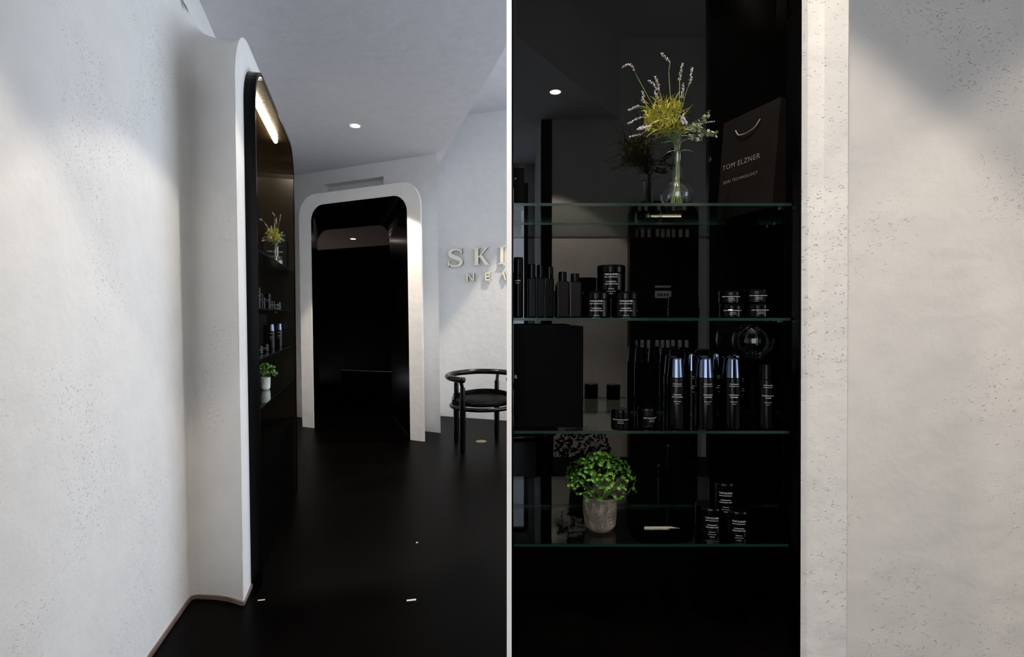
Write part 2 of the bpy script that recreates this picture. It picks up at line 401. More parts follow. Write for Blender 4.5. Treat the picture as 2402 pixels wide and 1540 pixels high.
def shelf_mesh(quad, zt, t=0.0065):
    bm = bmesh.new()
    a = [bm.verts.new((p[0], p[1], zt - t)) for p in quad]; b = [bm.verts.new((p[0], p[1], zt)) for p in quad]
    bm.faces.new(a[::-1]); bm.faces.new(b)
    for i in range(4):
        f = bm.faces.new((a[i], a[(i + 1) % 4], b[(i + 1) % 4], b[i])); f.material_index = 1
    return bm
for k, z in enumerate(SZ):
    s = thing('glass_shelf', 'clear glass shelf, %s of four in the wide front-facing niche' % ROWN[k], 'shelf', (0.33, 1.3, z), 0, 'glass shelves of the front-facing niche')
    adoptm(obj('pane', shelf_mesh([(0.0035, 1.19), (0.648, 1.19), (0.754, 1.4395), (0.0035, 1.4395)], z), [M['glass'], M['glass_edge']]), s)
    for x, y in ((0.648, 1.215), (0.742, 1.42)):
        adoptm(obj('shelf_pin', boxm(x - 0.016, x - 0.001, y - 0.004, y + 0.004, z - 0.0105, z - 0.0067), M['chrome']), s)

# --- left display niche
niche_l = thing('shelving_niche', 'narrow tall black niche in the curved white wall, seen at an angle', 'shelving', tuple(LW(0.9, 0, -0.1)))
fo, _ = rrect(FR['a0'], FR['a1'], FR['zt'], FR['r']); fi, _ = rrect(FR['a0'] + 0.02, FR['a1'] - 0.02, FR['zt'] - 0.02, FR['r'] - 0.02)
bm = bmesh.new()
loft(bm, [[LW(a, z, -0.01) for a, z in fo], [LW(a, z, 0.05) for a, z in fo], [LW(a, z, 0.05) for a, z in fi], [LW(a, z, 0.045) for a, z in fi]])
adoptm(obj('frame', bm, M['black']), niche_l)
fb, _ = rrect(FR['a0'] + 0.15, FR['a1'] - 0.02, FR['zt'] - 0.02, FR['r'] - 0.02)
bm = bmesh.new(); loft(bm, [[LW(a, z, 0.046) for a, z in fi], [LW(a, z, -0.25) for a, z in fb]])
adoptm(obj('lining', bm, M['bronze']), niche_l)
bm = bmesh.new(); bm.faces.new([bm.verts.new(LW(a, z, -0.249)) for a, z in fb])
adoptm(obj('mirror_panel', bm, M['bronze']), niche_l)
bm = bmesh.new()
lo = [LW(a, 0.58, o_) for a, o_ in ((0.315, -0.245), (1.575, -0.245), (1.575, 0.03), (0.18, 0.03))]
lb = [Vector((p.x, p.y, 0.0)) for p in lo]
vb = [bm.verts.new(p) for p in lb]; vt = [bm.verts.new(p) for p in lo]
bm.faces.new(vt); bm.faces.new(vb[::-1])
for i in range(4): bm.faces.new((vb[i], vb[(i + 1) % 4], vt[(i + 1) % 4], vt[i]))
adoptm(obj('base_cabinet', bm, M['black']), niche_l)
bm = tube([LW(0.62, 2.555, -0.035), LW(1.33, 2.555, -0.035)], 0.013, 10)
adoptm(obj('light_strip', bm, M['strip_bright']), niche_l)
LZ = [1.675, 1.390, 1.125, 0.862]
for k, z in enumerate(LZ):
    c = LW(0.9, z, -0.1)
    s = thing('glass_shelf', 'glass shelf, %s of four in the narrow angled niche' % ROWN[k], 'shelf', tuple(c), 0, 'glass shelves of the angled niche')
    fr = 0.05 if k == 0 else 0.02
    qd = [LW(0.19, z, fr), LW(1.572, z, fr), LW(1.572, z, -0.245), LW(0.33, z, -0.245)]
    adoptm(obj('pane', shelf_mesh([(p.x, p.y) for p in qd], z), [M['glass'], M['glass_edge']]), s)

# baseboard along the curved wall
bm = bmesh.new()
fl = [LW(NEAR, 0, -0.276)] + [LW(A0 - ds, 0, off) for ds, off in prof_side[::-1]] + [LW(FR['a0'], 0, 0.0)]
path = [Vector((p.x, p.y)) for p in fl]
offp = []
for i, p in enumerate(path):
    t = (path[min(i + 1, len(path) - 1)] - path[max(i - 1, 0)]).normalized(); n = Vector((t.y, -t.x))
    offp.append(p + n * 0.008)
offp[-2] = path[-2] + Vector((0.010, -0.008))
loft(bm, [[(p.x, p.y, 0.018) for p in path], [(p.x, p.y, 0.018) for p in offp], [(p.x, p.y, 0.0) for p in offp]])
struct('baseboard_left', bm, M['baseboard'], 'thin brown skirting strip under the curved wall')

# --- far wall with the arched doorway
WOFF = -0.416     # wall plane lies behind the surround's face
bm = bmesh.new()
HX0, HX1, HZ = -0.30, 1.35, 2.72
def wq(x0, x1, z0, z1, off=WOFF):
    bm.faces.new([bm.verts.new(AW(*p, off)) for p in ((x0, z0), (x1, z0), (x1, z1), (x0, z1))])
WR = 1.722
# recess over the arch
bx0, bx1, bz0, bz1 = -0.02, 0.96, 2.85, 3.035
wq(-2.2, HX0, 0, HZ); wq(HX1, WR, 0, HZ); wq(-2.2, bx0, HZ, LOWC + .02); wq(bx1, WR, HZ, LOWC + .02); wq(bx0, bx1, HZ, bz0); wq(bx0, bx1, bz1, LOWC + .02)
wq(bx0, bx1, bz0, bz1, WOFF - 0.12)
for (x0, z0), (x1, z1) in (((bx0, bz0), (bx1, bz0)), ((bx1, bz0), (bx1, bz1)), ((bx1, bz1), (bx0, bz1)), ((bx0, bz1), (bx0, bz0))):
    bm.faces.new([bm.verts.new(p) for p in (AW(x0, z0, WOFF), AW(x1, z1, WOFF), AW(x1, z1, WOFF - 0.12), AW(x0, z0, WOFF - 0.12))])
bm.faces.new([bm.verts.new(p) for p in (AW(WR, 0, WOFF), AW(WR, LOWC + .02, WOFF), (-1.06, 7.0, LOWC + .02), (-1.0, 7.0, 0))])
struct('wall_back', bm, M['plaster_smooth'], 'white wall behind the arched doorway')

so, _ = rrect(0.0, 1.785, 2.805, 0.26); si, _ = rrect(0.19, 1.60, 2.668, 0.19)
farA = (-0.80, 0.51, 2.60, 0.20)
sf, _ = rrect(*farA)
bm = bmesh.new()
loft(bm, [[AW(x - 0.378, z, WOFF) for x, z in so], [AW(x, z, -0.01) for x, z in so], [AW(x + (0.01 if x < 0.9 else -0.01), z - 0.005, 0.0) for x, z in so], [AW(x, z, 0.0) for x, z in si], [AW(x, z, -0.015) for x, z in si]])
struct('door_1', bm, M['plaster_smooth'], 'white rounded plaster surround of the arched doorway')
bm = bmesh.new()
loft(bm, [[AW(x, z, -0.012) for x, z in si], [AW(x, z, -1.09) for x, z in sf]])
vr = loft(bm, [[AW(x, z, -1.09) for x, z in sf], [AW(-3.4 if x < -0.2 else 0.62, min(z * 1.3, 3.2), -1.09) for x, z in sf]])
struct('wall_passage_lining', bm, M['black'], 'black lining of the arched passage')
# baseboard glints at the foot of the passage, built as thin strips
for k, (x0, x1) in enumerate(((0.19, -0.80), (1.60, 0.51))):
    p = AW(x0, 0, -0.03); q2 = AW(x1, 0, -1.07); s_ = 0.012 if k == 0 else -0.012
    p = p + Vector((AU.x, AU.y, 0)) * s_; q2 = q2 + Vector((AU.x, AU.y, 0)) * s_
    struct('trim_%d' % (k + 2), tube([(p.x, p.y, 0.006), (q2.x, q2.y, 0.004)], 0.0026, 6), M['brass_side'], 'thin strip built for the glint along the foot of the dark passage, %s side' % ('chair' if k else 'shelving'))
# dim room behind the passage
IC = 2.63
fw = onz(833, 580, IC); FO = (Vector((fw.x, fw.y)) - AO).dot(AN)
bm = bmesh.new()
bm.faces.new([bm.verts.new(p) for p in (AW(-3.4, IC, -1.09), AW(0.62, IC, -1.09), AW(0.62, IC, FO - 0.1), AW(-3.4, IC, FO - 0.1))])
struct('ceiling_inner', bm, M['brown_ceiling'], 'dim brown ceiling of the inner room')
bm = bmesh.new()
for (x0, f0), (x1, f1) in (((-3.4, -1.09), (-3.4, FO)), ((-3.4, FO), (0.62, FO)), ((0.62, FO), (0.62, -1.09))):
    bm.faces.new([bm.verts.new(p) for p in (AW(x0, 0, f0), AW(x1, 0, f1), AW(x1, IC, f1), AW(x0, IC, f0))])
struct('wall_inner', bm, M['matte_black'], 'black wall of the inner room')
def AWp(px, py, off):
    """point on the plane parallel to the doorway at the given offset"""
    o = AO + AN * off; r = ray(px, py); n = AN
    t = (o.dot(n)) / (r.x * n.x + r.y * n.y)
    return Vector((r.x * t, r.y * t, EYE + r.z * t))
p, q2 = AWp(800, 867, -1.6), AWp(926, 872, -1.6)
ct = thing('counter', 'black counter glimpsed through the doorway, edge glint built as a pale strip', 'counter', (p.x, p.y, 0))
bm = prism([(p.x, p.y), (q2.x, q2.y), (q2.x + 0.12, q2.y + 0.3), (p.x + 0.12, p.y + 0.3)], 0.0, p.z - 0.012)
adoptm(obj('cabinet', bm, M['matte_black']), ct)
adoptm(obj('edge_glint', tube([p, q2], 0.0045, 6), M['pale']), ct)  # glint on the counter edge put in as a pale strip

# --- lettered wall on the far right
struct('wall_back_lettered', prism([TW(-0.35, 0).to_2d(), TW(3.2, 0).to_2d(), TW(3.2, 0, -0.12).to_2d(), TW(-0.35, 0, -0.12).to_2d()], 0, HIGHC), M['plaster_smooth'], 'white wall carrying raised brass letters')
def window_wall(name, wname, x0, x1, y0, y1, zt, wy0, wy1, wz0, wz1, lab):
    bm = bmesh.new()
    for b_ in ((y0, wy0, 0, zt), (wy1, y1, 0, zt), (wy0, wy1, 0, wz0), (wy0, wy1, wz1, zt)): box(bm, x0, x1, b_[0], b_[1], b_[2], b_[3])
    struct(name, bm, M['plaster_smooth'])
    bm = bmesh.new(); ym = (wy0 + wy1) / 2; xa, xb = x0 + 0.03, x1 - 0.01
    for b_ in ((wy0, wy1, wz0, wz0 + 0.05), (wy0, wy1, wz1 - 0.05, wz1), (wy0, wy0 + 0.05, wz0 + 0.05, wz1 - 0.05), (wy1 - 0.05, wy1, wz0 + 0.05, wz1 - 0.05), (ym - 0.025, ym + 0.025, wz0 + 0.05, wz1 - 0.05)): box(bm, xa, xb, *b_)
    f = struct(wname, bm, M['winframe'], lab)
    obj('pane', boxm(xa + 0.02, xa + 0.023, wy0 + 0.05, wy1 - 0.05, wz0 + 0.05, wz1 - 0.05), M['window_glass'], f)
window_wall('wall_right_end', 'fill_window_2', 3.0, 3.1, -2.0, 1.5, HIGHC, -1.55, -0.45, 0.75, 2.45, 'added fill window in the unseen right end wall')  # unseen window, added to throw fill on the left wall
window_wall('wall_hidden', 'fill_window_3', 1.9, 2.0, 1.6, 6.2, HIGHC, 1.7, 6.1, 0.1, 3.85, 'added fill window in an unseen wall across from the angled niche')  # unseen window, added as fill for the doorway and lettered wall

# ------------------------------------------------------------------ lamps
def downlight(loc, label, aim=(0, 0, -1), half=41.0, power=SPOT, blend=0.14, col=(1.0, 0.86, 0.71), r=0.045):
    t = thing('downlight', label, 'ceiling light', loc, 0, 'recessed ceiling downlights')
    bm = lathe([(r * 1.0, -0.001), (r * 1.25, -0.003), (r * 1.25, 0.0), (r * 1.0, 0.0)], 32)
    obj('trim_ring', bm, M['trimwhite'], t)
    obj('lens', lathe([(0, -0.0015), (r, -0.0015)], 32), M['lamp'], t)
    l = bpy.data.lights.new('downlight_beam', 'SPOT'); l.energy = power; l.color = col; l.spot_size = math.radians(2 * half); l.spot_blend = blend
    l.shadow_soft_size = 0.035
    o = bpy.data.objects.new('downlight_beam', l); C.objects.link(o); o.parent = t; o.location = (0, 0, -0.01)
    o.rotation_euler = Vector(aim).to_track_quat('-Z', 'Y').to_euler()
    return t
downlight(tuple(onz(833, 295, LOWC - 0.002)), 'lit round downlight in the grey ceiling before the arched doorway', power=SPOT * 1.35)
downlight((-0.40, 2.19, LOWC - 0.002), 'downlight above the near end of the angled niche', half=42.5, power=SPOT * 0.42)
downlight((-0.08, 0.75, LOWC - 0.002), 'downlight above the curved plaster wall', half=45, power=SPOT * 0.5)
downlight((0.36, -1.40, LOWC - 0.002), 'small downlight mirrored behind the vase of lavender', power=SPOT * 1.3)
downlight((0.17, 0.25, HIGHC - 0.002), 'downlight shining on the white band of the shelving', half=39, power=SPOT * 1.6)
downlight((2.20, 0.20, HIGHC - 0.002), 'downlight shining on the plaster wall beside the shelving', half=39, power=SPOT * 0.8)
downlight((0.75, 5.60, HIGHC - 0.002), 'downlight over the raised brass letters', half=38, power=SPOT * 2.2)
pin = onz(828, 560, IC - 0.002)
downlight((pin.x, pin.y, IC - 0.002), 'small lit downlight seen through the arched doorway', power=5, col=(1.0, 0.7, 0.5), r=0.04)

# ------------------------------------------------------------------ raised letters on the wall
def letter(name, polys, label, ox, oz, w_, h_, holes=None):
    """polys in unit box 0..1 ; extruded brass letter standing off the wall"""
    bm = bmesh.new()
    for poly in polys:
        f = [bm.verts.new(TW(ox + x * w_, oz + z * h_, 0.034)) for x, z in poly]
        b = [bm.verts.new(TW(ox + x * w_, oz + z * h_, 0.010)) for x, z in poly]
        bm.faces.new(f); bm.faces.new(b[::-1]); n = len(f)
        for i in range(n): bm.faces.new((f[i], b[i], b[(i + 1) % n], f[(i + 1) % n])).material_index = 1
    bmesh.ops.recalc_face_normals(bm, faces=bm.faces)
    o = obj(name, bm, [M['brass'], M['brass_side']]); tag(o, label, 'letter', 'raised brass letters on the white wall')
    return o
def sshape():
    # centre line of a serif S with varying stroke width
    pts = [(0.90, 0.80, .03), (0.80, 0.905, .045), (0.62, 0.965, .05), (0.42, 0.965, .06), (0.22, 0.90, .09), (0.145, 0.78, .11), (0.20, 0.66, .12), (0.38, 0.565, .12), (0.60, 0.48, .125), (0.80, 0.38, .125), (0.875, 0.25, .115), (0.80, 0.115, .09), (0.62, 0.045, .06), (0.40, 0.04, .055), (0.20, 0.10, .05), (0.09, 0.23, .035)]
    sm = smoothpath([(x, 0, z) for x, z, _ in pts], 5); ws = [pts[min(int(i / 5), len(pts) - 1)][2] * (1 - (i % 5) / 5) + pts[min(int(i / 5) + 1, len(pts) - 1)][2] * ((i % 5) / 5) for i in range(len(sm))]
    quads = []; prev = None
    for i, p in enumerate(sm):
        t = (sm[min(i + 1, len(sm) - 1)] - sm[max(i - 1, 0)]); t = Vector((t.x, t.z)).normalized(); n = Vector((-t.y, t.x))
        a = Vector((p.x, p.z)) + n * ws[i]; b = Vector((p.x, p.z)) - n * ws[i]
        if prev: quads.append([prev[0], a, b, prev[1]])
        prev = (a, b)
    quads.append([Vector((0.83, 0.70)), Vector((0.94, 0.70)), Vector((0.94, 1.02)), Vector((0.88, 1.0))])
    quads.append([Vector((0.02, -0.02)), Vector((0.08, 0.0)), Vector((0.13, 0.33)), Vector((0.02, 0.33))])
    return [[(v.x, v.y) for v in q_] for q_ in quads]
I_ = [[(0.28, 0.04), (0.72, 0.04), (0.72, 0.96), (0.28, 0.96)], [(0.0, 0.0), (1, 0.0), (1, 0.035), (0.72, 0.065), (0.28, 0.065), (0, 0.035)], [(0.0, 1.0), (0.0, 0.965), (0.28, 0.935), (0.72, 0.935), (1, 0.965), (1, 1)]]
K_ = [[(0.10, 0.03), (0.33, 0.03), (0.33, 0.97), (0.10, 0.97)], [(0, 0), (0.42, 0), (0.42, 0.035), (0.33, 0.06), (0.10, 0.06), (0, 0.035)], [(0, 1), (0, 0.965), (0.10, 0.94), (0.33, 0.94), (0.42, 0.965), (0.42, 1)],
      [(0.33, 0.50), (0.33, 0.40), (0.88, 0.97), (0.97, 1.0), (0.62, 1.0), (0.74, 0.94)], [(0.40, 0.50), (0.52, 0.62), (0.98, 0.045), (1.06, 0.0), (0.74, 0.0)]]
N_ = [[(0, 0), (0.2, 0), (0.2, 1), (0, 1)], [(0.8, 0), (1, 0), (1, 1), (0.8, 1)], [(0.0, 1), (0.8, 0), (1.0, 0.0), (0.24, 1)]]
E_ = [[(0, 0), (0.26, 0), (0.26, 1), (0, 1)], [(0.26, 0), (1, 0), (1, 0.17), (0.26, 0.17)], [(0.26, 0.43), (0.93, 0.43), (0.93, 0.59), (0.26, 0.59)], [(0.26, 0.83), (1, 0.83), (1, 1), (0.26, 1)]]
W_ = [[(0, 1), (0.16, 1), (0.34, 0.0), (0.22, 0.0)], [(0.34, 0.0), (0.44, 1), (0.56, 1), (0.30, 0.0)], [(0.44, 1), (0.56, 1), (0.78, 0), (0.66, 0)], [(0.66, 0), (0.78, 0), (1, 1), (0.86, 1)]]
letter('brass_letter', sshape(), 'large raised brass letter S of the upper row', 0.118, 1.998, 0.222, 0.232)
letter('brass_letter', K_, 'large raised brass letter K of the upper row', 0.485, 2.005, 0.225, 0.226)
letter('brass_letter', I_, 'large raised brass letter I cut off by the white upright panel', 0.832, 2.010, 0.105, 0.226)
letter('brass_letter', N_, 'small raised brass letter N of the lower row', 0.388, 1.800, 0.112, 0.104)
letter('brass_letter', E_, 'small raised brass letter E of the lower row', 0.652, 1.805, 0.078, 0.104)
letter('brass_letter', W_, 'small raised brass letter W, mostly hidden by the white upright panel', 0.886, 1.808, 0.17, 0.104)

# ------------------------------------------------------------------ armchair
def chair_build(label, loc, rz):
    t = thing('armchair', label, 'chair', loc, rz)
    R_ = 0.37; zr = 0.735
    arc = [(R_ * math.cos(math.radians(a)), R_ * math.sin(math.radians(a)), zr - 0.012 * abs(a - 100) / 140) for a in range(242, -48, -6)]
    obj('arm_rail', tube(arc, 0.029, 14), M['chair'], t, smooth=True)
    legs = (236, 152, 68, -34)
    for a in legs:
        x, y = (R_ - 0.03) * math.cos(math.radians(a)), (R_ - 0.03) * math.sin(math.radians(a))
        bm = tube([(x, y, 0.0), (x, y, 0.30), (x, y, 0.52)], [0.026, 0.031, 0.033], 14)
        tube([(x, y, 0.52), (x, y, 0.64)], 0.026, 14, bm)
        xi, yi = R_ * math.cos(math.radians(a)), R_ * math.sin(math.radians(a))
        tube([(x, y, 0.63), (xi, yi, zr - 0.02)], 0.018, 12, bm)
        obj('leg', bm, M['chair'], t, smooth=False)
    obj('seat', lathe([(0, 0.50), (0.24, 0.505), (0.285, 0.49), (0.30, 0.47), (0.295, 0.45), (0, 0.45)], 40), M['leather'], t, smooth=True)
    ring = [(0.335 * math.cos(2 * PI * i / 40), 0.335 * math.sin(2 * PI * i / 40), 0.43) for i in range(41)]
    obj('seat_rim', tube(ring, 0.021, 10), M['chair'], t, smooth=True)
    bk = []
    bm = bmesh.new()
    rings_ = []
    for a in range(200, 0, -8):
        ca, sa = math.cos(math.radians(a)), math.sin(math.radians(a)); top = 0.50 + 0.05 * math.sin(math.radians(max(0, min(180, a))))
        rings_.append([(0.31 * ca, 0.31 * sa, 0.44), (0.33 * ca, 0.33 * sa, 0.44), (0.33 * ca, 0.33 * sa, top), (0.31 * ca, 0.31 * sa, top)])
    vr_ = [[bm.verts.new(p) for p in r] for r in rings_]
    for A, B in zip(vr_, vr_[1:]):
        for i in range(4): bm.faces.new((A[i], A[(i + 1) % 4], B[(i + 1) % 4], B[i]))
    bm.faces.new(vr_[0][::-1]); bm.faces.new(vr_[-1])
    obj('back_band', bm, M['chair'], t)
    return t
ch = chair_build('black armchair with a bent round rail before the lettered wall', (-0.295, 5.30, 0), 0)
dup(ch, (0.02, -1.25, 0), PI, 'black armchair seen only as a reflection behind the big black carton')
ch_groups = None

plate = onz(1128.5, 1034.5, 0.0)
fo_ = thing('floor_outlet', 'round brass cover plate let into the black floor', 'floor outlet', (plate.x, plate.y, 0.0))
obj('cover', lathe([(0, 0.003), (0.052, 0.003), (0.058, 0.001), (0.058, 0)], 32), M['gold'], fo_)
obj('lid', lathe([(0, 0.0055), (0.030, 0.0055), (0.033, 0.003)], 24), M['gold'], fo_)
for (px, py), lb_, sz in (((965, 1407), 'thin pale glint piece on the black floor, nearest the camera', (0.022, 0.006)), ((978, 1272), 'tiny white speck for a downlight reflection on the open black floor', (0.006, 0.006)), ((613, 1407), 'pale sliver of glint on the floor beside the niche foot', (0.016, 0.004))):
    p = onz(px, py, 0); o = obj('floor_glint', boxm(-sz[0], sz[0], -sz[1], sz[1], 0, 0.002, 0.0006), M['pale']); o.location = p; o.rotation_euler = (0, 0, 0.2)  # pale flat pieces standing in for glints on the floor
    tag(o, lb_, 'floor glint')

# ------------------------------------------------------------------ goods on the shelves
PADS = [(1.3, 'TOM ELZNER'), (0.8, 'SKIN TECHNOLOGY'), (0.2, ' '), (0.9, 'COMPLEXION'), (0.9, 'TREATMENT PADS'), (0.2, ' '), (0.7, 'Glycolic 5%'), (0.65, 'with Tea Tree Oil'), (0.65, 'e 60 pads')]
def jar(name, label, loc, r, h, lines, size, cat='jar', group=None, lidh=0.30, rz=0.0, textz=0.66, textang=-1.75, gap=1.35):
    t = thing(name, label, cat, loc, rz, group)
    zl = h * (1 - lidh)
    obj('body', lathe([(0, 0), (r * 0.94, 0), (r, 0.003), (r, zl - 0.002), (r * 0.95, zl)], 40), M['jar_black'], t, smooth=False)
    obj('lid', lathe([(r * 0.95, zl), (r * 1.01, zl + 0.0008), (r * 1.01, h - 0.005), (r * 0.97, h - 0.001), (r * 0.9, h), (0, h)], 40), M['jar_black'], t)
    if lines:
        obj('lettering', wrap(text_bm(lines, size, gap), r, zl * textz / 0.66 * 0.86, textang), M['print'], t)
    return t
def put(px, py, z): return onz(px, py, z)
G2 = 'black pad jars stacked as a pyramid'
# complexion pad jars, second shelf
dj = 1.235
rj = 33 * dj / FPX; hj = 0.0625
def onshelf(px, d, k): r = ray(px, 745); return (r.x * d, d, SZ[k] + 0.0003)
j1 = jar('pad_jar', 'black pad jar at the bottom of the pyramid, next to the square bottles', onshelf(1399, dj, 1), rj, hj, PADS, 0.0041, group=G2)
dup(j1, onshelf(1467, dj, 1), 0, 'black pad jar at the bottom of the pyramid, on the side away from the bottles', G2)
x, y, z = onshelf(1433.5, dj, 1)
dup(j1, (x, y + 0.004, z + hj + 0.0005), 0, 'black pad jar on top of the pyramid on the second highest shelf', G2)
G4 = 'black pad jars on the lowest shelf'
dup(j1, onshelf(1667, 1.275, 3), 0, 'black pad jar on the lowest shelf, base of the pyramid, nearer the plant', G4)
dup(j1, onshelf(1729, 1.255, 3), 0, 'black pad jar on the lowest shelf, base of the pyramid, farther from the plant', G4)
x, y, z = onshelf(1698, 1.27, 3)
dup(j1, (x, y, z + hj + 0.0005), 0, 'black pad jar on top of two others on the lowest shelf', G4)
# flat cream jars in twos
rm = 26.5 * 1.23 / FPX; hm = 0.0325
MASK = [(1.15, 'DEEP HYDRATING MASQUE'), (0.8, 'Enriched with'), (0.8, 'Hyaluronic Acid')]
MOIS = [(1.15, 'BODY REPAIR MOISTURIZER'), (0.8, 'Hydrating with'), (0.8, 'Vitamin C and E')]
G3 = 'flat black cream jars stacked in twos'
ja = jar('cream_jar', 'flat black jar, lower one of the stack nearer the pyramid', onshelf(1715, 1.235, 1), rm, hm, MASK, 0.0030, group=G3, lidh=0.38, textz=0.62, textang=-1.83)
x, y, z = onshelf(1713, 1.24, 1)
dup(ja, (x, y, z + hm + 0.0004), -0.06, 'flat black jar, upper one of the stack nearer the pyramid', G3)
jb = jar('cream_jar', 'flat black jar, lower one of the stack by the niche side', onshelf(1775, 1.215, 1), rm * 1.02, hm * 1.03, MOIS, 0.0029, group=G3, lidh=0.38, textz=0.62, textang=-1.66)
x, y, z = onshelf(1773, 1.215, 1)
dup(jb, (x, y, z + hm * 1.03 + 0.0004), -0.10, 'flat black jar, upper one of the stack by the niche side', G3)
jc = jar('cream_jar', 'low black masque jar beside the big carton on the third highest shelf', onshelf(1456, 1.215, 2), 22 * 1.215 / FPX, 0.0475, MASK, 0.0028, group='low black jars beside the big carton', lidh=0.42, textang=-1.75)
dup(jc, onshelf(1518, 1.235, 2), 0.5, 'low black jar between the masque jar and the silver capped bottles', 'low black jars beside the big carton')

# bottles with a chrome cap
def bottle(label, loc, lines, capm='chrome', group=None, r=0.0215, hb=0.122, hc=0.046, rc=0.0195, ta=-1.75):
    t = thing('cleanser_bottle', label, 'bottle', loc, 0, group)
    obj('body', lathe([(0, 0), (r * 0.95, 0), (r, 0.002), (r, hb - 0.006), (r * 0.98, hb - 0.002), (r * 0.8, hb)], 40), M['jar_black'], t)
    obj('cap', lathe([(rc * 1.04, hb), (rc * 1.04, hb + 0.001), (rc * 0.86, hb + hc - 0.003), (rc * 0.80, hb + hc), (0, hb + hc)], 40), M[capm], t)
    bm = wrap(text_bm([(1.0, 'TOM ELZNER'), (0.7, 'SKIN TECHNOLOGY')], 0.0034), r, hb * 0.87, ta)
    me2 = wrap(text_bm(lines + [(0.2, ' '), (0.7, 'Botanical blend'), (0.65, '200 ml e')], 0.0038), r, hb * 0.66, ta)
    tmp = bpy.data.meshes.new('m'); me2.to_mesh(tmp); me2.free(); bm.from_mesh(tmp); bpy.data.meshes.remove(tmp)
    obj('lettering', bm, M['print'], t)
    return t
GB = 'silver capped bottles in the front row'; GK = 'silver capped bottles added in place of mirror reflections'
b1 = bottle('silver capped bottle, first of the front row from the low jars', onshelf(1587, 1.225, 2), ['PURIFYING', 'GEL CLEANSER'], group=GB)
b2 = bottle('silver capped bottle in the middle of the front row of three', onshelf(1655, 1.222, 2), ['HYDRATING', 'CLEANSER'], group=GB, ta=-1.6)
b3 = bottle('silver capped bottle of the front row, beside the black capped bottle', onshelf(1718, 1.22, 2), ['HYDRATING', 'CLEANSER'], group=GB, ta=-1.75)
b4 = bottle('bottle with a black cap at the end of the front row', onshelf(1797, 1.225, 2), ['RE-BALANCING', 'TONER'], capm='jar_black', group='bottle with a black cap', hb=0.118, hc=0.036, rc=0.017)
dup(b2, onshelf(1578, 1.285, 2), 0, 'silver capped bottle close behind the first of the front row', 'silver capped bottles in the second row')
dup(b2, onshelf(1651, 1.285, 2), 0, 'silver capped bottle close behind the middle one of the front row', 'silver capped bottles in the second row')
dup(b2, onshelf(1712, 1.272, 2), 0, 'silver capped bottle close behind the front one beside the black cap', 'silver capped bottles in the second row')
dup(b1, onshelf(1622, 1.375, 2), 0.4, 'silver capped bottle added for a mirror reflection, first from the low jars', GK)  # back row added where bottles only show as mirror reflections
dup(b1, onshelf(1681, 1.385, 2), 0.4, 'silver capped bottle added for a mirror reflection, middle one at the back', GK)
dup(b1, onshelf(1727, 1.325, 2), 0.4, 'silver capped bottle added for a mirror reflection, next to the glass globe', GK)

# glass globe on a stem, put in place of a reflection in the mirror
gx, gy, gz = onshelf(1766, 1.385, 2)
t = thing('reflected_globe', 'clear glass globe on a dark stem, standing in for a reflection behind the bottles', 'ornament', (gx, gy, gz))
zc = EYE - (799 - 740) * 1.385 / FPX - gz
obj('stem', lathe([(0, 0), (0.030, 0), (0.030, 0.004), (0.010, 0.012), (0.009, zc - 0.085), (0.028, zc - 0.055), (0.030, zc - 0.050), (0, zc - 0.048)], 28), M['matte_black'], t)
obj('globe', lathe([(0.001, zc - 0.053)] + [(0.053 * math.sin(PI * i / 24), zc - 0.053 * math.cos(PI * i / 24)) for i in range(1, 24)] + [(0.001, zc + 0.053)], 40), M['vase_glass'], t, smooth=True)
obj('burner', lathe([(0, zc - 0.045), (0.022, zc - 0.044), (0.008, zc - 0.038), (0.007, zc - 0.012), (0.016, zc - 0.002), (0.018, zc + 0.012), (0.024, zc + 0.012), (0.024, zc + 0.020), (0, zc + 0.020)], 24), M['matte_black'], t)

# squarish bottles and dark goods at the far side of the second shelf
def oblong(name, label, px, d, wpx, hpx, capw, caph, k=1, group=None, depth=0.03, capm='jar_black'):
    x, y, z = onshelf(px, d, k); t = thing(name, label, 'bottle', (x, y, z), 0, group)
    w2 = wpx * d / FPX / 2; h = hpx * d / FPX; cw = capw * d / FPX / 2; chh = caph * d / FPX
    bm = boxm(-w2, w2, -depth / 2, depth / 2, 0, h, 0.003); obj('body', bm, M['jar_black'], t)
    obj('cap', lathe([(cw, h), (cw, h + chh - 0.001), (cw - 0.001, h + chh), (0, h + chh)], 28), M[capm], t)
    return t
GS = 'square shouldered black bottles beside the pad jars'
oblong('lotion_bottle', 'square black bottle touching the pad jar pyramid, lower cap', 1348.5, 1.22, 27.5, 85, 20, 18, group=GS)
oblong('lotion_bottle', 'square black bottle, second from the pad jar pyramid, taller cap', 1319.5, 1.22, 27.5, 85, 19, 22, group=GS)
GT = 'slim black bottles with tall caps'
for px, hh, ch_, lb_ in ((1289, 92, 27, 'slim black bottle next to the square ones'), (1268, 92, 31, 'slim black bottle, middle of the three tall capped ones'), (1247, 92, 33, 'slim black bottle next to the tall round tin')):
    oblong('serum_bottle', lb_, px, 1.25, 19, hh, 17, ch_, group=GT)
x, y, z = onshelf(1213, 1.235, 1)
jar('tall_tin', 'tall round black tin against the white panel on the second highest shelf', (x + 0.003, y, z), 0.0115, 0.145, [(1.0, 'ELZNER'), (0.7, 'SERUM')], 0.004, cat='tin', lidh=0.3)
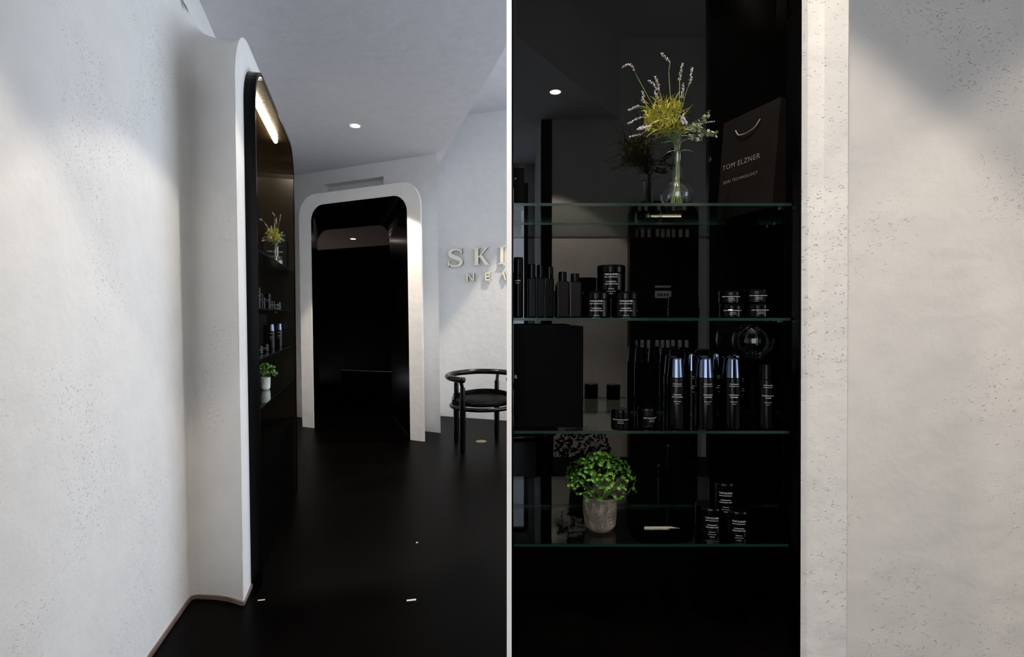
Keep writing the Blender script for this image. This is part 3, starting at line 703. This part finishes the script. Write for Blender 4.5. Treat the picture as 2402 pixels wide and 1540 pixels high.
# cartons
x, y, z = onshelf(1201, 1.23, 2)
t = thing('product_carton', 'large black carton beside the white panel on the third highest shelf', 'box', (0.088, 1.30, z))
obj('carton', boxm(-0.083, 0.083, -0.075, 0.075, 0, 0.243, 0.0015), M['matte_black'], t)
bm = text_bm([(1, 'R')], 0.0115)
for v in bm.verts: v.co += Vector((-0.0785, -0.0762, 0.118))
obj('lettering', bm, M['print'], t)
t = thing('product_carton', 'small black box at the very end of the uppermost shelf', 'box', (0.0165, 1.25, SZ[0] + 0.0003))
obj('carton', boxm(-0.0125, 0.0125, -0.03, 0.03, 0, 0.088, 0.001), M['matte_black'], t)
obj('flap', prism([(-0.0125, -0.031), (0.0125, -0.031), (0.0125, -0.029), (-0.0125, -0.029)], 0.088, 0.100), M['bag'], t)
bm = text_bm([(1, 'E')], 0.006)
for v in bm.verts: v.co += Vector((-0.008, -0.0305, 0.062))
obj('lettering', bm, M['print'], t)

# paper carrier bag
def paper_bag(label, P0, P1, h, depth, z, text_on=True, tx=0.62, splay=0.03):
    P0 = Vector(P0); P1 = Vector(P1); d = (P1 - P0); w_ = d.length; rz = math.atan2(d.y, d.x)
    t = thing('paper_bag', label, 'bag', (P0.x, P0.y, z), rz)
    bm = bmesh.new(); b = box(bm, 0, w_, 0, depth, 0, h)
    for v in b:
        if v.co.z > 0.1:
            v.co.y = depth / 2 + (v.co.y - depth / 2) * 0.35; v.co.x += splay * 0.3
    bmesh.ops.delete(bm, geom=[f for f in bm.faces if all(v.co.z > h - 0.001 for v in f.verts)], context='FACES_ONLY')
    obj('bag_body', bm, M['bag'], t)
    y0 = depth * 0.33
    for yy in (y0 - 0.004, depth - y0 + 0.004):
        pts = smoothpath([(w_ * 0.30, yy, h - 0.035), (w_ * 0.38, yy - 0.004, h - 0.052), (w_ * 0.52, yy - 0.005, h - 0.056), (w_ * 0.66, yy - 0.004, h - 0.050), (w_ * 0.74, yy, h - 0.033)], 5)
        obj('handle', tube(pts, 0.0016, 6), M['print_silver'] if yy < depth / 2 else M['bag'], t)
    bm = text_bm([(1.0, 'TOM ELZNER'), (0.2, ' '), (0.60, 'SKIN TECHNOLOGY')], w_ * 0.105, 1.0, spacing=1.12)
    for v in bm.verts:
        zz = v.co.z + h * 0.50; sl = (depth * 0.325) * (zz / h)
        v.co = Vector((v.co.x + w_ * tx, sl - 0.0012, zz))
    obj('lettering', bm, M['print_silver'], t)
    return t
paper_bag('dark brown paper carrier bag leaning beside the vase on the uppermost shelf', (0.560, 1.405), (0.626, 1.235), 0.262, 0.045, SZ[0] + 0.0003, tx=0.42)

# ------------------------------------------------------------------ vase, lavender and plant
def vase(label, loc, s=1.0):
    t = thing('flask_vase', label, 'vase', loc)
    pr = [(0.0, 0.0), (0.020, 0.0), (0.026, 0.004)] + [(0.041 * math.sin(a), 0.044 - 0.041 * math.cos(a)) for a in [math.radians(d) for d in range(45, 156, 9)]]
    pr += [(0.0155, 0.084), (0.0135, 0.092), (0.0125, 0.125), (0.0130, 0.147), (0.0155, 0.151), (0.0145, 0.152), (0.0115, 0.147), (0.0110, 0.120), (0.0125, 0.090)]
    pr += [(0.038 * math.sin(a), 0.044 - 0.038 * math.cos(a)) for a in [math.radians(d) for d in range(155, 10, -12)]] + [(0, 0.007)]
    obj('flask', lathe([(r * s, z * s) for r, z in pr], 40), M['vase_glass'], t, smooth=True)
    return t

def blade(bm, p, d, ln, wd, curl, n=5, up=Vector((0, 0, 1))):
    d = d.normalized(); side = d.cross(up)
    if side.length < 1e-3: side = Vector((1, 0, 0))
    side.normalize(); ang = random.uniform(-0.8, 0.8); nn = side.cross(d); side = side * math.cos(ang) + nn * math.sin(ang)
    prev = None; q_ = Vector(p)
    for i in range(n + 1):
        t = i / n; ww = wd * math.sin(PI * min(0.97, 0.12 + 0.88 * t)) ** 0.7
        a, b = bm.verts.new(q_ + side * ww / 2), bm.verts.new(q_ - side * ww / 2)
        if prev: bm.faces.new((prev[0], a, b, prev[1]))
        prev = (a, b); d = (d + Vector((0, 0, -curl / n))).normalized(); q_ = q_ + d * ln / n

def bead(bm, p, r, m=None):
    mat_ = Matrix.Translation(p) @ Matrix.Rotation(random.uniform(0, 3), 4, 'Z') @ Matrix.Diagonal((r, r, r * 1.5, 1))
    bmesh.ops.create_icosphere(bm, subdivisions=1, radius=1.0, matrix=mat_)

VD = 1.31
vloc = onz(1588, 499, SZ[0]); vloc = Vector((vloc.x, vloc.y, SZ[0] + 0.0003)); VD = vloc.y
vase('clear round flask vase holding lavender on the uppermost front shelf', vloc)
bq = thing('lavender_bouquet', 'yellow green bouquet with lavender spikes in the flask on the front shelf', 'flowers', vloc)
def B(px, py, dd=0.0):
    p = at(px, py, VD + dd); return p - vloc
neck = Vector((0, 0, 0.150))
SP = [([(1461, 157), (1470, 152), (1480, 153), (1488, 164)], [(1492, 175), (1512, 212), (1550, 280)], -0.03),
      ([(1552, 123), (1557, 131), (1564, 138), (1572, 146)], [(1569, 170), (1572, 220), (1577, 290)], 0.0),
      ([(1602, 149), (1599, 160), (1596, 172), (1594, 186)], [(1594, 215), (1592, 250), (1585, 300)], 0.02),
      ([(1624, 158), (1622, 170), (1621, 182), (1618, 196)], [(1610, 215), (1600, 250), (1585, 300)], -0.02),
      ([(1537, 179), (1540, 187), (1543, 196), (1546, 206)], [(1548, 220), (1560, 260), (1575, 310)], 0.03),
      ([(1522, 188), (1530, 195), (1537, 203), (1544, 210)], [(1550, 222), (1560, 260), (1575, 310)], -0.03),
      ([(1475, 258), (1483, 254), (1490, 251), (1498, 248)], [(1510, 252), (1535, 270), (1570, 310)], 0.0),
      ([(1472, 290), (1482, 285), (1492, 280), (1503, 276)], [(1512, 276), (1535, 290), (1570, 320)], -0.02),
      ([(1498, 303), (1505, 300), (1513, 298), (1520, 299)], [(1528, 302), (1545, 305), (1572, 325)], -0.035),
      ([(1475, 321), (1486, 318), (1497, 316), (1506, 313)], [(1516, 310), (1540, 310), (1572, 330)], 0.03),
      ([(1506, 215), (1510, 225), (1507, 233), (1512, 240)], [(1520, 250), (1545, 275), (1572, 310)], 0.02),
      ([(1535, 212), (1538, 219), (1541, 226), (1544, 232)], [(1550, 245), (1560, 270), (1574, 310)], 0.0),
      ([(1602, 197), (1602, 207), (1601, 217), (1600, 228)], [(1597, 245), (1592, 270), (1583, 310)], -0.02),
      ([(1600, 275), (1602, 281), (1605, 287), (1607, 291)], [(1600, 298), (1590, 310), (1582, 330)], -0.045),
      ([(1674, 284), (1663, 286), (1653, 288), (1643, 289)], [(1630, 290), (1608, 300), (1582, 330)], 0.0)]
bs = bmesh.new()
for pts, st, dd in SP:
    bm = bmesh.new(); P3 = smoothpath([B(x, y, dd) for x, y in pts], 4)
    fat = 1.7 if pts[0] in ((1498, 303), (1600, 275)) else 1.0
    for i, p in enumerate(P3):
        rr2 = (0.0022 + 0.0012 * i / len(P3)) * fat
        for k in range(3 if fat == 1 else 6):
            a = random.uniform(0, 2 * PI); bead(bm, p + Vector((math.cos(a), math.sin(a), random.uniform(-0.6, 0.6))) * rr2, 0.0009 * fat ** 0.5)
    obj('flower_spike', bm, M['lavender'], bq)
    chain = [P3[0]] + [B(*pts[-1], dd)] + [B(x, y, dd * (0.6 - 0.2 * i)) for i, (x, y) in enumerate(st)] + [neck + Vector((0, 0, 0.02)), neck * 0.6 + Vector((random.uniform(-.006, .006), random.uniform(-.006, .006), 0)), Vector((random.uniform(-.015, .015), random.uniform(-.015, .015), 0.02))]
    tube(smoothpath(chain[1:], 4), 0.0009, 5, bs)
    tube(P3, 0.0007, 5, bs)
obj('stems', bs, M['stem'], bq)
bm = bmesh.new()
cen = B(1572, 318)
for i in range(520):
    a = random.uniform(0, 2 * PI); rr2 = math.sqrt(random.random()) * 0.048
    ang = random.gauss(0, 0.75)
    base = Vector((rr2 * math.cos(a) - 0.012, rr2 * math.sin(a) * 0.7, random.uniform(0.0, 0.075))) + cen + Vector((-0.006, 0, 0))
    d = Vector((math.sin(ang) - 0.10, random.gauss(0, 0.45), math.cos(ang) * 0.9 + 0.25))
    blade(bm, base, d, random.uniform(0.018, 0.036), random.uniform(0.0022, 0.0040), random.uniform(0.3, 1.6))
for dirx in range(60):
    ang = random.uniform(-1.9, 1.6)
    base = cen + Vector((random.uniform(-0.03, 0.03), random.uniform(-0.02, 0.02), random.uniform(0.0, 0.03)))
    blade(bm, base, Vector((math.sin(ang), random.gauss(0, .3), math.cos(ang) * 0.7 + 0.1)), random.uniform(0.04, 0.065), 0.003, random.uniform(0.2, 1.2), 6)
obj('foliage', bm, M['yellowleaf'], bq)
bm = bmesh.new()
for chain in ([(1590, 318), (1615, 300), (1640, 288), (1655, 275), (1664, 264)], [(1590, 318), (1612, 306), (1635, 300), (1655, 310), (1680, 314)], [(1590, 320), (1608, 318), (1630, 322), (1648, 322)]):
    P3 = smoothpath([B(x, y, -0.01) for x, y in chain], 4); tube(P3, 0.0008, 5, bm)
    for p in P3[6:]:
        for s_ in (-1, 1):
            a = random.uniform(-0.6, 0.6)
            mt = Matrix.Translation(p + Vector((0.003 * math.sin(a), random.uniform(-.003, .003), s_ * 0.005))) @ Matrix.Rotation(random.uniform(0, PI), 4, 'Z') @ Matrix.Rotation(random.uniform(0.3, 1.5), 4, 'X')
            bmesh.ops.create_circle(bm, cap_ends=True, segments=9, radius=random.uniform(0.0035, 0.0055), matrix=mt)
obj('eucalyptus_sprig', bm, M['paleleaf'], bq)
bm = bmesh.new()
for i in range(36):
    a = random.uniform(-1.3, 1.0)
    blade(bm, neck + Vector((random.uniform(-.008, .008), random.uniform(-.008, .008), random.uniform(0, 0.05))), Vector((math.sin(a), random.gauss(0, .4), math.cos(a))), random.uniform(0.03, 0.05), 0.004, 1.0)
obj('lower_leaves', bm, M['paleleaf'], bq)

def pot_mesh(r0, r1, h, ridge=0.0016, seg=72, nz=26):
    bm = bmesh.new(); rings_ = []
    for k in range(nz + 1):
        t = k / nz; zz = h * t
        rr2 = r0 + (r1 - r0) * min(1, t * 1.6) if t < 0.62 else r1
        if t < 0.12: rr2 -= (0.12 - t) * 0.06 * (r1 / 0.04)
        row = []
        for i in range(seg):
            a = 2 * PI * i / seg; tw = (a * 9 / 1.0 + t * 7.0) / (2 * PI); tw -= math.floor(tw)
            g_ = ridge * (tw ** 3) if 0.06 < t < 0.85 else 0
            row.append(bm.verts.new(((rr2 + g_) * math.cos(a), (rr2 + g_) * math.sin(a), zz)))
        rings_.append(row)
    for A, B_ in zip(rings_, rings_[1:]):
        for i in range(seg): bm.faces.new((A[i], A[(i + 1) % seg], B_[(i + 1) % seg], B_[i]))
    bm.faces.new(rings_[0][::-1])
    inner_ = [bm.verts.new((v.co.x * 0.92, v.co.y * 0.92, h)) for v in rings_[-1]]; low = [bm.verts.new((v.co.x, v.co.y, h - 0.012)) for v in inner_]
    for i in range(seg):
        j = (i + 1) % seg; bm.faces.new((rings_[-1][i], rings_[-1][j], inner_[j], inner_[i])); bm.faces.new((inner_[i], inner_[j], low[j], low[i]))
    bm.faces.new(low)
    return bm
def green_foliage(rx, rz_, zc_, n=230, leaf=0.0058):
    bm = bmesh.new()
    for i in range(n):
        a = random.uniform(0, 2 * PI); el = random.uniform(-0.25, 1.0); k = random.uniform(0.55, 1.0) ** 0.5
        ce = math.cos(el * PI / 2); p = Vector((rx * k * math.cos(a) * ce, rx * k * math.sin(a) * ce * 0.9, zc_ + rz_ * k * math.sin(el * PI / 2)))
        out = (p - Vector((0, 0, zc_ - 0.02))).normalized()
        for s_ in (-1, 1):
            tilt = out.to_track_quat('Z', 'Y').to_matrix().to_4x4() @ Matrix.Rotation(random.uniform(0, PI), 4, 'Z') @ Matrix.Rotation(s_ * random.uniform(0.35, 0.8), 4, 'X') @ Matrix.Translation((0, s_ * leaf * 0.9, 0)) @ Matrix.Diagonal((0.8, 1.0, 1, 1))
            lf = random.uniform(0.7, 1.25) * leaf
            rg = [bm.verts.new(Matrix.Translation(p) @ tilt @ Vector((lf * math.cos(t_), lf * math.sin(t_), 0.0))) for t_ in [2 * PI * q_ / 8 for q_ in range(8)]]
            cv = bm.verts.new(Matrix.Translation(p) @ tilt @ Vector((0, 0, -lf * 0.28)))
            for q_ in range(8): bm.faces.new((rg[q_], rg[(q_ + 1) % 8], cv))
    return bm
def green_stems(rx, zc_, h, n=26):
    bm = bmesh.new()
    for i in range(n):
        a = random.uniform(0, 2 * PI); r_ = random.uniform(0.2, 0.8) * rx
        tube(smoothpath([(0.2 * r_ * math.cos(a), 0.2 * r_ * math.sin(a), h - 0.012), (0.5 * r_ * math.cos(a), 0.5 * r_ * math.sin(a), (h + zc_) / 2), (r_ * math.cos(a), r_ * math.sin(a), zc_ + random.uniform(0, 0.03))], 3), 0.0007, 4, bm)
    return bm
pl = onz(1407, 1238, SZ[3]); pd = pl.y; kx = pd / FPX
pot_h = 79 * kx; pr_ = 39.5 * kx
t = thing('potted_plant', 'small bright green plant in a grey grooved pot on the lowest front shelf', 'plant', (pl.x, pl.y, SZ[3] + 0.0003))
obj('pot', pot_mesh(pr_ * 0.86, pr_, pot_h), M['pot'], t, smooth=False)
obj('soil', lathe([(0, pot_h - 0.010), (pr_ * 0.915, pot_h - 0.010)], 30), M['soil'], t)
obj('stems', green_stems(80 * kx, pot_h + 0.03, pot_h), M['stem'], t)
obj('foliage', green_foliage(83 * kx, 64 * kx, pot_h + 0.034, 300, 0.0050), M['green'], t)

# ------------------------------------------------------------------ goods in the angled niche
def onleft(px, k, off):
    """point on left shelf k whose base shows at column px, lying off the front by off"""
    P = LE + LN * off; r = ray(px, 740); n = LN
    # plane through P, normal LN (lean at that height taken along the plane only)
    t_ = P.dot(n) / (r.x * n.x + r.y * n.y)
    return Vector((r.x * t_, r.y * t_, LZ[k] + 0.0003))
lv = onleft(650, 0, -0.03)
va = vase('clear round flask vase holding lavender in the angled niche', lv, 1.0)
dup(bq, lv, -0.5, 'yellow green bouquet with pale lavender spikes in the angled niche', scale=0.97)
P0 = LW(1.46, LZ[0], -0.15); P1 = LW(1.51, LZ[0], 0.0)
paper_bag('dark brown paper carrier bag standing at the end of the angled niche', (P0.x, P0.y), (P1.x, P1.y), 0.27, 0.035, LZ[0] + 0.0003, tx=0.52)
GL = 'black cartons in a row on the uppermost shelf of the angled niche'
for i, px in enumerate((601.5, 608, 615)):
    p = onleft(px, 0, -0.10 - 0.01 * i); t = thing('small_carton', ['small black carton nearest the frame of the angled niche', 'small black carton, middle one of three in the angled niche', 'small black carton nearest the flask in the angled niche'][i], 'box', p, -0.3, GL)
    obj('carton', boxm(-0.02, 0.02, -0.02, 0.02, 0, 0.085, 0.001), M['matte_black'], t)
    bm = text_bm([(1, 'ELZNER'), (0.6, 'SERUM')], 0.007)
    for v in bm.verts: v.co += Vector((0, -0.0207, 0.05))
    obj('lettering', bm, M['print'], t)
GM = 'dark bottles and jars on the second highest shelf of the angled niche'
for px, off, r, h, lb_ in ((606, -0.05, 0.012, 0.125, 'tall thin black tube nearest the frame on the angled niche second shelf'), (612, -0.11, 0.014, 0.105, 'dark slim bottle second from the frame on the angled niche second shelf'), (629, -0.06, 0.016, 0.105, 'dark round bottle standing alone before the pair of phials'), (618, -0.14, 0.016, 0.09, 'short dark bottle set back behind the thin tubes')):
    p = onleft(px, 1, off); jar('dark_bottle', lb_, p, r, h, [(1, 'ELZNER'), (0.6, 'SERUM'), (0.6, '30 ml')], 0.006, cat='bottle', group=GM, rz=0.3, lidh=0.3)
for px, lb_ in ((636.5, 'small amber topped phial beside the dark round bottle'), (642, 'small amber topped phial nearer the low jars')):
    p = onleft(px, 1, -0.05); jar('phial', lb_, p, 0.009, 0.06, [(1, 'OIL'), (1, 'C')], 0.007, cat='bottle', group=GM, rz=0.3, lidh=0.35)
for px, lb_ in ((650, 'short stack of jars before the end of the angled niche second shelf'), (664, 'jar at the far end of the angled niche second shelf')):
    p = onleft(px, 1, -0.06); jar('pad_jar', lb_.replace('short stack of jars', 'low black jar'), p, 0.030, 0.062, PADS, 0.0055, group=GM, rz=0.35)
GN = 'silver capped bottles in the angled niche'
for px, off, lb_ in ((636, -0.06, 'silver capped bottle standing in front in the angled niche'), (643, -0.11, 'silver capped bottle just behind the front one in the angled niche'), (654, -0.05, 'silver capped bottle leading the row of three in the angled niche'), (660, -0.08, 'silver capped bottle, middle of the row of three in the angled niche'), (666, -0.11, 'silver capped bottle ending the row of three in the angled niche')):
    p = onleft(px, 2, off); dup(b2, p, 0.35, lb_, GN)
p = onleft(676, 2, -0.08); dup(b4, p, 0.3, 'black capped bottle at the end of the third shelf of the angled niche', 'black capped bottle of the angled niche')
GJ = 'low black jars on the third shelf of the angled niche'
for px, lb_ in ((607, 'low black jar nearest the frame on the third shelf of the angled niche'), (621, 'low black jar between the frame and the silver capped bottles')):
    p = onleft(px, 2, -0.05); dup(jc, p, 0.4, lb_, GJ)
p = onleft(604, 2, -0.14); t = thing('product_carton', 'tall black carton behind the frame in the angled niche', 'box', p, -0.28)
obj('carton', boxm(-0.03, 0.03, -0.05, 0.05, 0, 0.235, 0.001), M['matte_black'], t)
# potted plant, lowest shelf
p = onleft(622, 3, -0.08); kl = p.y / FPX
t = thing('potted_plant', 'small bright green plant in a white pot in the angled niche', 'plant', p)
ph_ = 0.082
obj('pot', pot_mesh(0.026, 0.029, ph_, 0.0008), M['pot_white'], t)
obj('soil', lathe([(0, ph_ - 0.010), (0.0265, ph_ - 0.010)], 24), M['soil'], t)
obj('stems', green_stems(0.07, ph_ + 0.03, ph_, 16), M['stem'], t)
obj('foliage', green_foliage(0.072, 0.055, ph_ + 0.032, 150, 0.0075), M['green'], t)
for px, off, lb_ in ((645, -0.10, 'black pad jar beside the white pot on the lowest shelf of the angled niche'), (657, -0.12, 'black pad jar at the end of the lowest shelf of the angled niche')):
    p = onleft(px, 3, off); dup(j1, p, 0.35, lb_, 'black pad jars on the lowest shelf of the angled niche')

# ------------------------------------------------------------------ opposite niche, seen only in the mirror
on = thing('wall_cabinet', 'dark arched cabinet reflected in the mirror with small pale goods', 'cabinet', (1.42, -1.99, 0))
bm = bmesh.new()
oo, _ = rrect(1.10, 1.74, 2.42, 0.16); oi, _ = rrect(1.13, 1.71, 2.39, 0.13)
loft(bm, [[(a, -1.999, z) for a, z in oo], [(a, -1.90, z) for a, z in oo], [(a, -1.90, z) for a, z in oi], [(a, -1.985, z) for a, z in oi]])
adoptm(obj('frame', bm, M['black']), on)
bm = bmesh.new(); bm.faces.new([bm.verts.new((a, -1.985, z)) for a, z in oi]); adoptm(obj('back_panel', bm, M['matte_black']), on)
CS = [1.30, 1.05, 0.80]
for z in CS: adoptm(obj('shelf', boxm(1.131, 1.709, -1.984, -1.905, z - 0.012, z), M['black']), on)
adoptm(obj('light_strip', boxm(1.25, 1.58, -1.925, -1.910, 2.272, 2.284), M['strip']), on)
sp = obj('vial', lathe([(0, 0), (0.017, 0), (0.017, 0.062), (0.012, 0.070), (0, 0.070)], 16), M['pale'])
sp.location = (1.50, -1.945, CS[0] + 0.0003); GP = 'pale vials on the reflected cabinet shelves'
tag(sp, 'pale vial on the top cabinet shelf, reflected behind the stacked jars', 'bottle', GP)
PLC = ['next to the first one', 'third in the row of four', 'ending the row of four', 'at the near end', 'second from the near end', 'third from the near end', 'starting the middle run', 'second of the middle run', 'third of the middle run', 'ending the middle run', 'second from the far end', 'at the far end', 'at the near end', 'second from the near end', 'standing alone in the middle', 'past the middle, alone', 'at the far end']
for i, (x, k) in enumerate([(1.555, 0), (1.61, 0), (1.665, 0), (1.17, 1), (1.23, 1), (1.29, 1), (1.37, 1), (1.42, 1), (1.47, 1), (1.52, 1), (1.585, 1), (1.65, 1), (1.20, 2), (1.26, 2), (1.38, 2), (1.52, 2), (1.62, 2)]):
    o = sp.copy(); C.objects.link(o); o.location = (x, -1.945, CS[k] + 0.0003)
    o['label'] = ['pale vial on the %s cabinet shelf %s' % (('top', 'middle', 'bottom')[k], PLC[i])][0]
wp = thing('wall_controller', 'pale control box with dark dots reflected above the stacked jars', 'control panel', (1.43, -1.98, 1.55))
obj('case', boxm(-0.075, 0.075, 0.0, 0.03, -0.035, 0.035, 0.004), M['pale'], wp)
obj('hood', boxm(-0.075, 0.075, 0.0, 0.02, 0.065, 0.085, 0.003), M['pale'], wp)
for dx in (-0.04, -0.01, 0.02, 0.045): obj('button', lathe([(0, 0), (0.009, 0), (0.009, 0.002), (0, 0.002)], 12), M['dot'], wp).matrix_local = Matrix.Translation((-dx, 0.0305, 0.0)) @ Matrix.Rotation(-PI / 2, 4, 'X')
